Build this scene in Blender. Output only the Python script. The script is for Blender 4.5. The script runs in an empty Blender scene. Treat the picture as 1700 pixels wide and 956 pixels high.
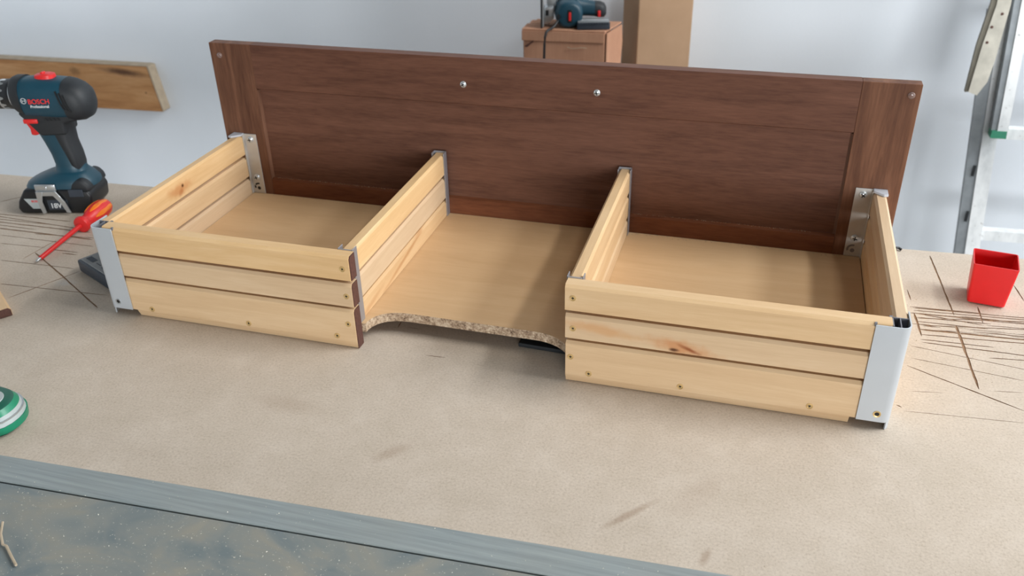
import bpy, bmesh, math, random
from mathutils import Vector, Matrix, Euler
from mathutils.geometry import delaunay_2d_cdt
random.seed(7)
S = bpy.context.scene
C = S.collection
PI = math.pi
RAD = math.radians

# ------------------------------------------------------------------ camera, light, exposure
cam_d = bpy.data.cameras.new('camera'); cam = bpy.data.objects.new('camera', cam_d); C.objects.link(cam)
cam.location = (0.31697, -0.80565, 0.60707)
cam.rotation_euler = Euler((RAD(59.7787), RAD(1.2419), RAD(16.1688)), 'XYZ')
cam_d.sensor_width = 36; cam_d.lens = 1457.22 / 1700 * 36
cam_d.clip_start = 0.02; cam_d.clip_end = 50
cam_d.dof.use_dof = True; cam_d.dof.focus_distance = 0.95; cam_d.dof.aperture_fstop = 9.0
S.camera = cam

world = bpy.data.worlds.new('world'); S.world = world; world.use_nodes = True
wb = world.node_tree.nodes['Background']
wb.inputs[0].default_value = (0.80, 0.90, 1.0, 1); wb.inputs[1].default_value = 0.02

def area(name, loc, target, sx, sy, energy, color):
    d = bpy.data.lights.new(name, 'AREA'); d.shape = 'RECTANGLE'; d.size = sx; d.size_y = sy
    d.energy = energy; d.color = color
    o = bpy.data.objects.new(name, d); C.objects.link(o); o.location = loc
    o.rotation_euler = (Vector(target) - Vector(loc)).to_track_quat('-Z', 'Y').to_euler()
    return o
# three roof lights along the right side of the workshop, then two added fills
area('roof_light_far', (3.55, 0.55, 2.42), (0.2, 0.15, 0.0), 1.7, 0.45, 58, (0.93, 0.97, 1.0))
area('roof_light_mid', (2.15, 0.5, 2.55), (0.2, 0.15, 0.0), 1.4, 0.16, 29, (1.0, 0.99, 0.97))
area('roof_light_near', (1.25, 0.5, 2.55), (0.2, 0.15, 0.0), 1.4, 0.16, 9, (1.0, 0.97, 0.92))
area('right_side_fill', (3.98, -0.05, 1.22), (0.2, 0.2, 0.0), 2.0, 1.6, 42, (0.95, 0.98, 1.0))  # low side fill added in front of the unseen right-hand window
area('front_fill', (2.8, -7.0, 0.75), (0.3, 0.8, 0.0), 3.6, 1.6, 300, (0.95, 0.98, 1.0))  # broad front fill added behind the camera, beyond the open room side
vs = S.view_settings
vs.view_transform = 'Standard'; vs.look = 'None'; vs.gamma = 1; vs.use_curve_mapping = False
vs.exposure = 0.4

# ------------------------------------------------------------------ object helpers
def link(o, parent=None):
    C.objects.link(o)
    if parent is not None: o.parent = parent
    return o
def tag(o, label=None, cat=None, group=None, kind=None):
    if label: o['label'] = label
    if cat: o['category'] = cat
    if group: o['group'] = group
    if kind: o['kind'] = kind
    return o
def empty(name, label, cat, loc=(0, 0, 0), group=None):
    o = bpy.data.objects.new(name, None); o.empty_display_size = .05; o.location = loc
    link(o); return tag(o, label, cat, group)

class MB:
    """collects shapes in one bmesh; build() links them as one mesh object"""
    def __init__(s): s.bm = bmesh.new(); s.T = Matrix.Identity(4)
    def _fin(s, vs, T=None):
        M = s.T @ (T if T is not None else Matrix.Identity(4))
        for v in vs: v.co = M @ v.co
    def _bev(s, vs, w, seg=2):
        if w <= 0: return vs
        es = {e for v in vs for e in v.link_edges}
        es = [e for e in es if len(e.link_faces) == 2 and e.calc_face_angle(0) > 0.5]
        vset = set(vs)
        r = bmesh.ops.bevel(s.bm, geom=es, offset=w, segments=seg, affect='EDGES', profile=.5, clamp_overlap=True)
        allv = {v for v in vset if v.is_valid} | {v for v in r['verts'] if v.is_valid}
        return list(allv)
    def box(s, a, b, bev=0, T=None, seg=2):
        co = [(x, y, z) for x in (a[0], b[0]) for y in (a[1], b[1]) for z in (a[2], b[2])]
        v = [s.bm.verts.new(c) for c in co]
        for f in ((0, 1, 3, 2), (4, 6, 7, 5), (0, 4, 5, 1), (2, 3, 7, 6), (0, 2, 6, 4), (1, 5, 7, 3)):
            s.bm.faces.new([v[i] for i in f])
        bmesh.ops.recalc_face_normals(s.bm, faces=list({f for q in v for f in q.link_faces}))
        s._fin(s._bev(v, bev, seg), T); return s
    def prism(s, poly, a, b, axis='z', bev=0, T=None, seg=2):
        def m(p, t):
            if axis == 'z': return (p[0], p[1], t)
            if axis == 'x': return (t, p[0], p[1])
            return (p[0], t, p[1])
        lo = [s.bm.verts.new(m(p, a)) for p in poly]; hi = [s.bm.verts.new(m(p, b)) for p in poly]
        n = len(poly); fs = [s.bm.faces.new(lo), s.bm.faces.new(hi)]
        for i in range(n): fs.append(s.bm.faces.new((lo[i], lo[(i + 1) % n], hi[(i + 1) % n], hi[i])))
        bmesh.ops.recalc_face_normals(s.bm, faces=fs)
        s._fin(s._bev(lo + hi, bev, seg), T); return s
    def rings(s, rs, caps=True, T=None):
        rv = [[s.bm.verts.new(p) for p in r] for r in rs]
        n = len(rv[0]); fs = []
        for a, b in zip(rv, rv[1:]):
            for i in range(n): fs.append(s.bm.faces.new((a[i], a[(i + 1) % n], b[(i + 1) % n], b[i])))
        if caps: fs += [s.bm.faces.new(rv[0]), s.bm.faces.new(rv[-1])]
        bmesh.ops.recalc_face_normals(s.bm, faces=fs)
        s._fin([v for r in rv for v in r], T); return s
    def lathe(s, prof, n=24, T=None, caps=True):      # prof (r, z) about local z
        return s.rings([[(r * math.cos(2 * PI * i / n), r * math.sin(2 * PI * i / n), z) for i in range(n)] for r, z in prof], caps, T)
    def cyl(s, p0, p1, r0, r1=None, n=16):
        p0 = Vector(p0); p1 = Vector(p1); d = p1 - p0
        T = Matrix.Translation(p0) @ d.to_track_quat('Z', 'Y').to_matrix().to_4x4()
        return s.lathe([(r0, 0), (r1 if r1 is not None else r0, d.length)], n, T)
    def loft(s, secs, n=28, T=None):    # secs: (center, u, v, ru, rv, power)
        rs = []
        for c, u, v, ru, rv, p in secs:
            c, u, v = Vector(c), Vector(u), Vector(v); r = []
            for i in range(n):
                t = 2 * PI * i / n; ct, st = math.cos(t), math.sin(t)
                r.append(tuple(c + u * ru * math.copysign(abs(ct) ** (2 / p), ct) + v * rv * math.copysign(abs(st) ** (2 / p), st)))
            rs.append(r)
        return s.rings(rs, True, T)
    def tube(s, pts, r, n=8):
        pts = [Vector(p) for p in pts]; rs = []; up = Vector((0, 0, 1))
        for i, p in enumerate(pts):
            d = (pts[min(i + 1, len(pts) - 1)] - pts[max(i - 1, 0)]).normalized()
            a = d.cross(up) if abs(d.dot(up)) < .98 else d.cross(Vector((0, 1, 0)))
            a.normalize(); b = d.cross(a)
            rs.append([tuple(p + a * r * math.cos(2 * PI * k / n) + b * r * math.sin(2 * PI * k / n)) for k in range(n)])
        return s.rings(rs)
    def mesh(s, name, mat, smooth=None):
        me = bpy.data.meshes.new(name); s.bm.to_mesh(me); s.bm.free()
        for m in (mat if isinstance(mat, (list, tuple)) else [mat]): me.materials.append(m)
        if smooth is not None:
            me.shade_smooth(); me.set_sharp_from_angle(angle=RAD(smooth))
        return me
    def build(s, name, mat, parent=None, smooth=None):
        return link(bpy.data.objects.new(name, s.mesh(name, mat, smooth)), parent)

# ------------------------------------------------------------------ material helpers
def srgb(r, g, b):
    f = lambda c: (c / 255 / 12.92) if c / 255 <= .04045 else ((c / 255 + .055) / 1.055) ** 2.4
    return (f(r), f(g), f(b), 1)
class NT:
    def __init__(s, name, rough=.5, metal=0, spec=.5):
        s.m = bpy.data.materials.new(name); s.m.use_nodes = True; s.t = s.m.node_tree; s.n = s.t.nodes
        s.p = s.n['Principled BSDF']; s.p.inputs['Roughness'].default_value = rough
        s.p.inputs['Metallic'].default_value = metal; s.p.inputs['Specular IOR Level'].default_value = spec
        s.tc = s.n.new('ShaderNodeTexCoord')
    def l(s, a, b): s.t.links.new(a, b)
    def mapping(s, scale=(1, 1, 1), rand=False, rot=(0, 0, 0)):
        v = s.tc.outputs['Object']
        if rand:
            oi = s.n.new('ShaderNodeObjectInfo'); ad = s.n.new('ShaderNodeVectorMath'); ad.operation = 'MULTIPLY_ADD'
            s.l(oi.outputs['Random'], ad.inputs[0]); ad.inputs[1].default_value = (7.3, 5.1, 3.7); s.l(v, ad.inputs[2]); v = ad.outputs[0]
        mp = s.n.new('ShaderNodeMapping'); mp.inputs['Scale'].default_value = scale; mp.inputs['Rotation'].default_value = rot
        s.l(v, mp.inputs['Vector']); return mp.outputs[0]
    def noise(s, vec, scale, detail=4, rough=.55, dist=0):
        n = s.n.new('ShaderNodeTexNoise'); n.inputs['Scale'].default_value = scale; n.inputs['Detail'].default_value = detail
        n.inputs['Roughness'].default_value = rough; n.inputs['Distortion'].default_value = dist
        s.l(vec, n.inputs['Vector']); return n.outputs['Fac']
    def ramp(s, fac, stops):
        r = s.n.new('ShaderNodeValToRGB'); e = r.color_ramp.elements
        while len(e) < len(stops): e.new(.5)
        for i, (p, c) in enumerate(stops): e[i].position = p; e[i].color = c if len(c) == 4 else (*c, 1)
        s.l(fac, r.inputs[0]); return r.outputs[0]
    def mix(s, fac, a, b, blend='MIX'):
        m = s.n.new('ShaderNodeMix'); m.data_type = 'RGBA'; m.blend_type = blend
        for sock, v in ((m.inputs[0], fac), (m.inputs[6], a), (m.inputs[7], b)):
            if hasattr(v, 'links') or isinstance(v, bpy.types.NodeSocket): s.l(v, sock)
            else: sock.default_value = v
        return m.outputs[2]
    def math(s, op, a, b=0):
        m = s.n.new('ShaderNodeMath'); m.operation = op
        for sock, v in ((m.inputs[0], a), (m.inputs[1], b)):
            if isinstance(v, bpy.types.NodeSocket): s.l(v, sock)
            else: sock.default_value = v
        return m.outputs[0]
    def blot(s, c, rad, rot=(0, 0, 0), wob=.25, wsc=60):
        """1 inside an ellipsoid at c, fading to 0 at its rim: stains and knots"""
        mp = s.n.new('ShaderNodeMapping'); mp.vector_type = 'TEXTURE'
        mp.inputs['Location'].default_value = c; mp.inputs['Rotation'].default_value = rot; mp.inputs['Scale'].default_value = rad
        s.l(s.tc.outputs['Object'], mp.inputs['Vector'])
        ln = s.n.new('ShaderNodeVectorMath'); ln.operation = 'LENGTH'; s.l(mp.outputs[0], ln.inputs[0])
        nz = s.noise(s.tc.outputs['Object'], wsc, 3)
        d = s.math('ADD', ln.outputs['Value'], s.math('MULTIPLY', s.math('SUBTRACT', nz, .5), wob * 4))
        mr = s.n.new('ShaderNodeMapRange'); mr.interpolation_type = 'SMOOTHSTEP'; s.l(d, mr.inputs['Value'])
        mr.inputs['From Min'].default_value = 1; mr.inputs['From Max'].default_value = .15
        mr.inputs['To Min'].default_value = 0; mr.inputs['To Max'].default_value = 1; return mr.outputs[0]
    def col(s, c):
        if isinstance(c, bpy.types.NodeSocket): s.l(c, s.p.inputs['Base Color'])
        else: s.p.inputs['Base Color'].default_value = c
        return s
    def bump(s, h, strength=.2, dist=.001):
        b = s.n.new('ShaderNodeBump'); b.inputs['Strength'].default_value = strength; b.inputs['Distance'].default_value = dist
        s.l(h, b.inputs['Height']); s.l(b.outputs[0], s.p.inputs['Normal']); return s
def plain(name, c, rough=.5, metal=0, var=0.06, scale=60, bump=.05):
    t = NT(name, rough, metal); v = t.mapping(); n = t.noise(v, scale, 3)
    a = tuple(x * (1 - var) for x in c[:3]) + (1,); b = tuple(min(1, x * (1 + var)) for x in c[:3]) + (1,)
    t.col(t.ramp(n, [(.3, a), (.7, b)])); t.bump(n, bump, .0005); return t.m
def wood(name, lo, mid, hi, axis, rough=.45, stretch=14, scale=5, knots=(), fine=.5, rand=True, bump=.12, streaks=()):
    t = NT(name, rough, spec=.35 if 'walnut' not in name else .15); sc = [stretch] * 3; sc['xyz'.index(axis)] = 1
    v = t.mapping(tuple(sc), rand)
    n1 = t.noise(v, scale, 5, .6, .6); n2 = t.noise(v, scale * 7, 3, .6, .2)
    f = t.math('ADD', t.math('MULTIPLY', n1, 1 - fine * .5), t.math('MULTIPLY', n2, fine * .5))
    c = t.ramp(f, [(.30, lo), (.5, mid), (.70, hi)])
    if rand:
        oi = t.n.new('ShaderNodeObjectInfo')
        hv = t.n.new('ShaderNodeHueSaturation'); t.l(c, hv.inputs['Color'])
        t.l(t.math('ADD', t.math('MULTIPLY', oi.outputs['Random'], .14), .93), hv.inputs['Value'])
        t.l(t.math('ADD', t.math('MULTIPLY', oi.outputs['Random'], .25), .88), hv.inputs['Saturation']); c = hv.outputs[0]
    for k, r, rot, kc, amt, wob in knots:
        c = t.mix(t.math('MULTIPLY', t.blot(k, r, rot, wob), amt), c, kc)
    t.col(c); t.bump(f, bump, .0006); return t.m

BL, BM, BH = srgb(206, 172, 132), srgb(215, 183, 143), srgb(223, 194, 156)
OR = srgb(172, 104, 58); DK = srgb(84, 46, 24)
birch_x = wood('birch_along_x', BL, BM, BH, 'x')
birch_y = wood('birch_along_y', BL, BM, BH, 'y')
birch_knot_y = wood('birch_knot_side', BL, BM, BH, 'y', knots=[((-.468, .165, .110), (.03, .040, .013), (0, 0, 0), srgb(196, 138, 88), .8, .22),
    ((-.468, .172, .1125), (.02, .0042, .0042), (0, 0, 0), DK, 1, .12), ((-.468, .166, .105), (.02, .010, .006), (RAD(40), 0, 0), OR, .6, .2)])
birch_knot_x = wood('birch_knot_front', BL, BM, BH, 'x', knots=[((.262, 0, .068), (.050, .03, .013), (0, RAD(8), 0), srgb(198, 132, 80), .75, .25),
    ((.272, 0, .067), (.018, .03, .0035), (0, RAD(22), 0), srgb(140, 70, 30), .85, .2), ((.254, 0, .0645), (.0075, .03, .0032), (0, 0, 0), DK, .95, .2),
    ((.17, 0, .078), (.06, .03, .010), (0, RAD(6), 0), srgb(205, 150, 98), .6, .25)])
birch_streak_y = wood('birch_streak', BL, BM, BH, 'y', knots=[((-.1287, .17, .044), (.02, .13, .0045), (RAD(9), 0, 0), srgb(188, 138, 92), .75, .12),
    ((-.1287, .05, .036), (.02, .06, .006), (RAD(9), 0, 0), srgb(190, 140, 95), .5, .12)])
veneer = wood('birch_veneer', srgb(200, 165, 124), srgb(207, 173, 132), srgb(213, 181, 141), 'x', rough=.42, stretch=9, scale=4, rand=False, bump=.03)
walnut_x = wood('walnut_along_x', srgb(82, 52, 40), srgb(104, 68, 52), srgb(118, 79, 61), 'x', rough=.5, stretch=9, scale=6, fine=.8, bump=.1)
walnut_z = wood('walnut_along_z', srgb(76, 52, 43), srgb(104, 75, 61), srgb(132, 98, 80), 'z', rough=.5, stretch=12, scale=4, fine=.5, bump=.1)
stain = plain('dark_stained_end', srgb(88, 56, 48), .6, var=.25, scale=300)
walnut_edge = plain('walnut_edge_band', srgb(112, 92, 82), .5, var=.08)
alu = plain('satin_aluminium', srgb(196, 202, 208), .38, .35, .02, 20, .01)
alu_edge = plain('aluminium_channel', srgb(168, 170, 178), .35, .6, .03)
dull_cavity = plain('dull_inner_metal', srgb(128, 128, 134), .45, .4)
steel = plain('bracket_steel', srgb(196, 194, 190), .4, .4, .04, 90)
chrome = plain('zinc_screw', srgb(215, 220, 222), .28, .6, .02)
brass = plain('brass_screw', srgb(214, 184, 128), .38, .55, .05)
black = plain('black_hole', srgb(24, 20, 18), .7)
cap_pl = plain('light_grey_cap', srgb(190, 194, 202), .4, 0, .02)

t = NT('chipboard_edge', .85); v = t.mapping()
n = t.noise(v, 420, 4, .7); w_ = t.noise(v, 130, 3, .6)
t.col(t.ramp(t.math('ADD', t.math('MULTIPLY', n, .6), t.math('MULTIPLY', w_, .4)), [(.36, srgb(88, 66, 50)), (.48, srgb(168, 142, 116)), (.62, srgb(214, 194, 168))])); t.bump(n, .6, .002)
chip = t.m
t = NT('mdf_worktop', .75, spec=.25); v = t.mapping()
sp = t.noise(v, 380, 3, .75); md = t.noise(v, 9, 4, .55); md2 = t.noise(v, 45, 3)
c = t.ramp(t.math('ADD', t.math('MULTIPLY', md, .6), t.math('MULTIPLY', md2, .4)), [(.30, srgb(190, 177, 161)), (.52, srgb(198, 185, 170)), (.70, srgb(206, 194, 180))])
c = t.mix(t.math('MULTIPLY', t.ramp(sp, [(.34, (1, 1, 1)), (.48, (0, 0, 0))]), .28), c, srgb(130, 108, 88))
c = t.mix(t.math('MULTIPLY', t.ramp(sp, [(.54, (0, 0, 0)), (.68, (1, 1, 1))]), .30), c, srgb(228, 215, 198))
for k, r, rt, a in [((.240, -.192, 0), (.045, .006, .05), 48, .45), ((.315, -.226, 0), (.016, .006, .05), 75, .45), ((-.013, -.166, 0), (.03, .012, .05), 50, .3), ((.30, -.15, 0), (.05, .02, .05), 60, .15), ((-.16, -.12, 0), (.06, .02, .05), 0, .18)]:
    c = t.mix(t.math('MULTIPLY', t.blot(k, r, (0, 0, RAD(rt)), .15, 40), a), c, srgb(140, 112, 88))
c = t.mix(t.math('MULTIPLY', t.blot((-.606, .052, 0), (.022, .014, .05), (0, 0, 0), .25, 150), .5), c, srgb(200, 198, 195))
t.col(c); t.bump(sp, .12, .0006); mdf = t.m
kerf_m = plain('saw_kerf', srgb(146, 116, 90), .9, 0, .25, 200, .3)
t = NT('grey_dusty_laminate', .36, spec=.5); v = t.mapping((1, 1.6, 1), rot=(0, 0, .2)); n = t.noise(v, 11, 4, .6, .8); sp = t.noise(t.mapping(), 420, 2, .7)
c = t.ramp(n, [(.36, srgb(112, 122, 124)), (.52, srgb(130, 134, 130)), (.66, srgb(144, 141, 130))])
c = t.mix(t.ramp(sp, [(.66, (0, 0, 0)), (.74, (1, 1, 1))]), c, srgb(210, 205, 190))
t.col(c); t.l(t.ramp(n, [(.4, (.3, .3, .3)), (.6, (.6, .6, .6))]), t.p.inputs['Roughness']); grey_dust = t.m
t = NT('grey_edge_strip', .34, spec=.5); n = t.noise(t.mapping((1, 30, 30), rot=(0, 0, RAD(-2.8))), 8, 4, .6); n2 = t.noise(t.mapping(), 14, 3)
c = t.ramp(n, [(.3, srgb(122, 134, 138)), (.7, srgb(152, 162, 164))]); c = t.mix(t.math('MULTIPLY', n2, .4), c, srgb(150, 146, 134))
t.col(c); t.bump(n, .1, .0004); grey_strip = t.m
wallm = NT('painted_wall', .85, spec=.2); n = wallm.noise(wallm.mapping(), 2.2, 4); n2 = wallm.noise(wallm.mapping(), 120, 3)
wallm.col(wallm.ramp(n, [(.3, srgb(228, 234, 240)), (.7, srgb(234, 239, 245))])); wallm.bump(n2, .15, .002); wall = wallm.m
t = NT('concrete_floor', .8); n = t.noise(t.mapping(), 3, 6); t.col(t.ramp(n, [(.3, srgb(98, 96, 92)), (.7, srgb(118, 116, 110))])); concrete = t.m
t = NT('cardboard', .85, spec=.2); n = t.noise(t.mapping((1, 1, 1)), 12, 4); n2 = t.noise(t.mapping((60, 60, 3)), 4, 2)
t.col(t.mix(.35, t.ramp(n, [(.3, srgb(176, 130, 104)), (.7, srgb(196, 150, 122))]), t.ramp(n2, [(.3, srgb(176, 130, 104)), (.7, srgb(194, 148, 120))]))); t.bump(n2, .2, .001); card = t.m
t = NT('tan_cardboard', .8, spec=.2); n = t.noise(t.mapping(), 9, 4); t.col(t.ramp(n, [(.3, srgb(164, 134, 106)), (.7, srgb(176, 145, 117))])); card2 = t.m
pine = wood('old_pine', srgb(158, 108, 66), srgb(188, 138, 90), srgb(206, 160, 114), 'x', rough=.7, stretch=9, scale=3, rand=False, fine=.4, knots=[((-1.79, 1.62, -.232), (.13, .2, .018), (0, RAD(5), 0), srgb(78, 48, 34), .9, .08), ((-1.98, 1.62, -.235), (.03, .2, .02), (0, 0, 0), srgb(110, 78, 48), .6, .2), ((-1.72, 1.62, -.30), (.006, .2, .006), (0, 0, 0), DK, .8, .1)])
pine_pale = plain('pale_pine_edge', srgb(176, 160, 138), .8, 0, .12, 30)
teal = plain('teal_plastic', srgb(20, 62, 78), .42, 0, .05)
blackr = plain('black_rubber', srgb(30, 34, 38), .55, 0, .1)
blackp = plain('black_plastic', srgb(22, 24, 27), .4, 0, .08)
redp = plain('red_plastic', srgb(214, 40, 40), .4, 0, .04)
redcup = plain('bright_red_plastic', srgb(214, 24, 28), .38, 0, .03, 60)
orangep = plain('orange_plastic', srgb(232, 120, 30), .4, 0, .05)
whitep = plain('white_print', srgb(215, 218, 220), .5)
red_print = plain('red_print', srgb(222, 50, 52), .5)
silver = plain('silver_metal', srgb(190, 195, 198), .32, .8, .05)
greenp = plain('green_plastic', srgb(20, 128, 96), .35, 0, .05)
dgreen = plain('dark_green_plastic', srgb(20, 84, 68), .35, 0, .05)
greyp = plain('grey_plastic', srgb(168, 176, 176), .45, 0, .05)
dgrey = plain('dark_grey_plastic', srgb(48, 56, 66), .5, 0, .08)
mgrey = plain('mid_grey_face', srgb(120, 124, 126), .5, 0, .06)
t = NT('spattered_aluminium', .5, .0); n = t.noise(t.mapping((1, 1, .4)), 26, 4, .65); n2 = t.noise(t.mapping(), 60, 3, .7)
c = t.ramp(n, [(.3, srgb(206, 210, 212)), (.6, srgb(236, 239, 240))]); c = t.mix(t.ramp(n2, [(.64, (0, 0, 0)), (.74, (1, 1, 1))]), c, srgb(120, 112, 104)); t.col(c); ladder_m = t.m
ladder_d = plain('ladder_side_grey', srgb(132, 138, 142), .5, .3, .15, 30)
plank_m = plain('spattered_plank', srgb(190, 186, 174), .8, 0, .18, 25)
plank_e = plain('plank_dark_edge', srgb(120, 116, 104), .8, 0, .15, 30)
clear = NT('clear_bumper', .12); clear.col(srgb(205, 175, 165)); clear.p.inputs['Transmission Weight'].default_value = .7; clear = clear.m

# ------------------------------------------------------------------ the room
SK = .05                                   # workbench and wall run at a slight angle to the drawer
def struct(o): o['kind'] = 'structure'; return o
ang = math.atan(SK)
RW = Matrix.Rotation(ang, 4, 'Z')
FZ = -.88
b = MB(); b.T = Matrix.Translation((0, 1.78, 0)) @ RW; b.box((-3.3, 0, FZ), (4.3, .12, 2.7)); struct(b.build('wall_back', wall))
b = MB(); b.box((-3.3, -3.1, FZ - .1), (4.3, 2.3, FZ)); struct(b.build('floor', concrete))
b = MB(); b.box((-3.3, -3.1, 2.6), (4.3, 2.3, 2.7)); struct(b.build('ceiling', concrete))
b = MB(); b.box((-3.2, -3.1, FZ), (-3.08, 1.65, 2.6)); struct(b.build('wall_left', wall))
b = MB(); b.box((4.1, -3.1, FZ), (4.22, -1.1, 2.6)); b.box((4.1, 1.0, FZ), (4.22, 2.05, 2.6)); b.box((4.1, -1.1, FZ), (4.22, 1.0, .35)); b.box((4.1, -1.1, 2.1), (4.22, 1.0, 2.6)); struct(b.build('wall_right', wall))
b = MB(); b.box((4.12, -1.1, .35), (4.19, 1.0, .41)); b.box((4.12, -1.1, 2.04), (4.19, 1.0, 2.1)); b.box((4.12, -1.1, .41), (4.19, -1.04, 2.04)); b.box((4.12, .94, .41), (4.19, 1.0, 2.04)); b.box((4.12, -.08, .41), (4.19, -.02, 2.04))
struct(b.build('window_1', cap_pl))

# ------------------------------------------------------------------ workbench with sawn MDF top
KERFS = [
((-0.9145,0.2601),(-0.8891,0.2917)),((-0.8765,0.2195),(-0.7402,0.2238)),((-0.8477,0.2107),(-0.6854,0.2034)),((-0.8530,0.1944),(-0.6798,0.1973)),
((-0.8613,0.2032),(-0.7592,0.2068)),((-0.8349,0.1750),(-0.6603,0.1770)),((-0.7660,0.1720),(-0.6618,0.1823)),((-0.8165,0.1553),(-0.6422,0.1579)),
((-0.7943,0.1316),(-0.7138,0.1363)),((-0.7002,0.1335),(-0.6522,0.1352)),((-0.6757,0.1274),(-0.6486,0.1281)),((-0.7516,0.0858),(-0.6236,0.0906)),
((-0.7205,0.0972),(-0.7152,0.1617)),((-0.7167,0.1185),(-0.6222,0.0665),(-0.5141,0.0049)),((-0.6546,-0.0043),(-0.6089,0.0862)),((-0.6964,0.0268),(-0.5237,0.0369)),
((-0.8443,0.1851),(-0.7739,0.1854)),((0.5710,0.4258),(0.5820,0.2629)),((0.5811,0.2377),(0.5874,0.1021)),((0.6140,0.2923),(0.6141,0.2504)),
((0.6691,0.3639),(0.6737,0.3213)),((0.5310,0.3170),(0.5330,0.2891)),((0.5147,0.1308),(0.6278,0.0722)),((0.5231,0.1755),(0.6433,0.1560)),
((0.5206,0.1485),(0.6388,0.1318)),((0.5134,0.0794),(0.5488,0.0851)),((0.6033,0.1027),(0.6343,0.1073)),((0.5031,0.0397),(0.6237,0.0499)),
((0.5333,0.2689),(0.6656,0.2771)),((0.5322,0.2564),(0.6142,0.2461)),((0.5360,0.2438),(0.6638,0.2674)),((0.5355,0.2168),(0.6556,0.2229)),
((0.5351,0.1936),(0.6183,0.1964)),((0.5340,0.2553),(0.5375,0.2011)),((0.5884,0.2616),(0.6394,0.2631)),((0.6087,0.1711),(0.6469,0.1758)),
((0.5362,0.2050),(0.6540,0.2144)),((0.5420,0.2278),(0.6602,0.2477)),((0.5335,0.2628),(0.6646,0.2720)),((0.5339,0.2359),(0.6178,0.2384)),
((0.5361,0.1870),(0.6489,0.1866)),((0.4964,0.0490),(0.5018,0.0459)),((-0.1013,0.0758),(-0.1000,0.0595)),((-0.0433,0.0099),(-0.0173,0.0113)),((-0.0889,0.0639),(-0.0681,0.0628))]
kr = random.Random(21)                       # the scored band at the right: many short fine cuts
for i_ in range(22):
    yk = kr.choice([kr.uniform(.20, .272), kr.gauss(.222, .006), kr.gauss(.255, .005)]); xk = kr.uniform(.528, .66); lk = kr.uniform(.02, .09)
    KERFS.append(((xk, yk + (xk - .5) * .06), (xk + lk, yk + (xk + lk - .5) * .06 + kr.uniform(-.001, .001))))
THICK = {5: 1.6, 3: 1.3, 18: 1.7, 17: 1.3, 31: 1.9, 33: 1.6, 36: 1.2, 13: 1.3, 7: .7, 8: .7, 23: .55, 24: .5, 25: .4, 26: .5, 27: .35, 15: .7, 43: .6, 44: .5, 11: .7, 12: .8, 14: .8}
RB = Matrix.Translation((0, .412, 0)) @ RW           # bench frame: origin on its far edge
bench = empty('workbench', 'long workbench with beige MDF top scored by saw cuts, under the wooden drawer', 'workbench', (0, 0, 0))
def bench_pt(x, y): return RB @ Vector((x, y, 0))
BX0, BX1, BY0, BD = -1.6, 1.35, -.95, .019
rr = random.Random(3)
vco = [Vector(bench_pt(*p)[:2]) for p in ((BX0, BY0), (BX1, BY0), (BX1, 0), (BX0, 0))]
faces_in = [[0, 1, 2, 3]]
for ki, ln in enumerate(KERFS):
    # extend the cuts that leave the picture a little further along the bench
    pts = [Vector(p) for p in ln]
    if pts[-1].x > .64 and abs((pts[-1] - pts[0]).y) < .03: pts.append(pts[-1] + (pts[-1] - pts[0]).normalized() * rr.uniform(.05, .3))
    if pts[0].x < -.83 and abs((pts[-1] - pts[0]).y) < .02: pts[0] = pts[0] - (pts[1] - pts[0]).normalized() * rr.uniform(.05, .3)
    w = .00085 * THICK.get(ki, 1 if ki < 45 else rr.uniform(.3, 1.0)); cl = []
    for a, c_ in zip(pts, pts[1:]):
        n_ = max(2, int((c_ - a).length / .008))
        for i in range(n_ + (1 if c_ is pts[-1] else 0)): cl.append(a.lerp(c_, i / n_))
    L_, R_ = [], []
    for i, p in enumerate(cl):
        d = (cl[min(i + 1, len(cl) - 1)] - cl[max(i - 1, 0)]).normalized(); nn = Vector((-d.y, d.x))
        e = .25 if i in (0, len(cl) - 1) else 1
        jt = .35 if THICK.get(ki, 1) < 2 else .55
        L_.append(p + nn * w * e * rr.uniform(1 - jt, 1 + jt)); R_.append(p - nn * w * e * rr.uniform(1 - jt, 1 + jt))
    i0 = len(vco); k = len(L_); vco += L_ + R_
    for i in range(k - 1): faces_in.append([i0 + i, i0 + k + i, i0 + k + i + 1, i0 + i + 1])
ov, oe, of, _, _, orig = delaunay_2d_cdt(vco, [], faces_in, 0, 1e-6, True)
bm = bmesh.new(); tv = [bm.verts.new((p.x, p.y, 0)) for p in ov]; bv = {}
kset = [any(j > 0 for j in o) for o in orig]
def low(i):
    if i not in bv: bv[i] = bm.verts.new((ov[i].x, ov[i].y, -.0009))
    return bv[i]
eown = {}
for fi, f in enumerate(of):
    for a, c_ in zip(f, f[1:] + f[:1]): eown[(a, c_)] = fi
for fi, f in enumerate(of):
    if len(set(f)) < 3: continue
    if kset[fi]:
        nf = bm.faces.new([low(i) for i in f]); nf.material_index = 1
        for a, c_ in zip(f, f[1:] + f[:1]):
            o = eown.get((c_, a))
            if o is None or not kset[o]:
                q = bm.faces.new([tv[c_], tv[a], low(a), low(c_)]); q.material_index = 1
    else:
        bm.faces.new([tv[i] for i in f])
cor = [bench_pt(*p) for p in ((BX0, BY0), (BX1, BY0), (BX1, 0), (BX0, 0))]
lo = [bm.verts.new((p.x, p.y, -BD)) for p in cor]; hi = [bm.verts.new((p.x, p.y, 0)) for p in cor]
for i in range(4): bm.faces.new([hi[i], lo[i], lo[(i + 1) % 4], hi[(i + 1) % 4]])
bm.faces.new(lo[::-1]); bm.normal_update()
for f in bm.faces:
    if f.normal.z < -.5 and f.calc_center_median().z > -.01: f.normal_flip()
b = MB(); b.bm.free(); b.bm = bm; b.build('worktop', [mdf, kerf_m], bench)
b = MB(); b.T = RB
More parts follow.
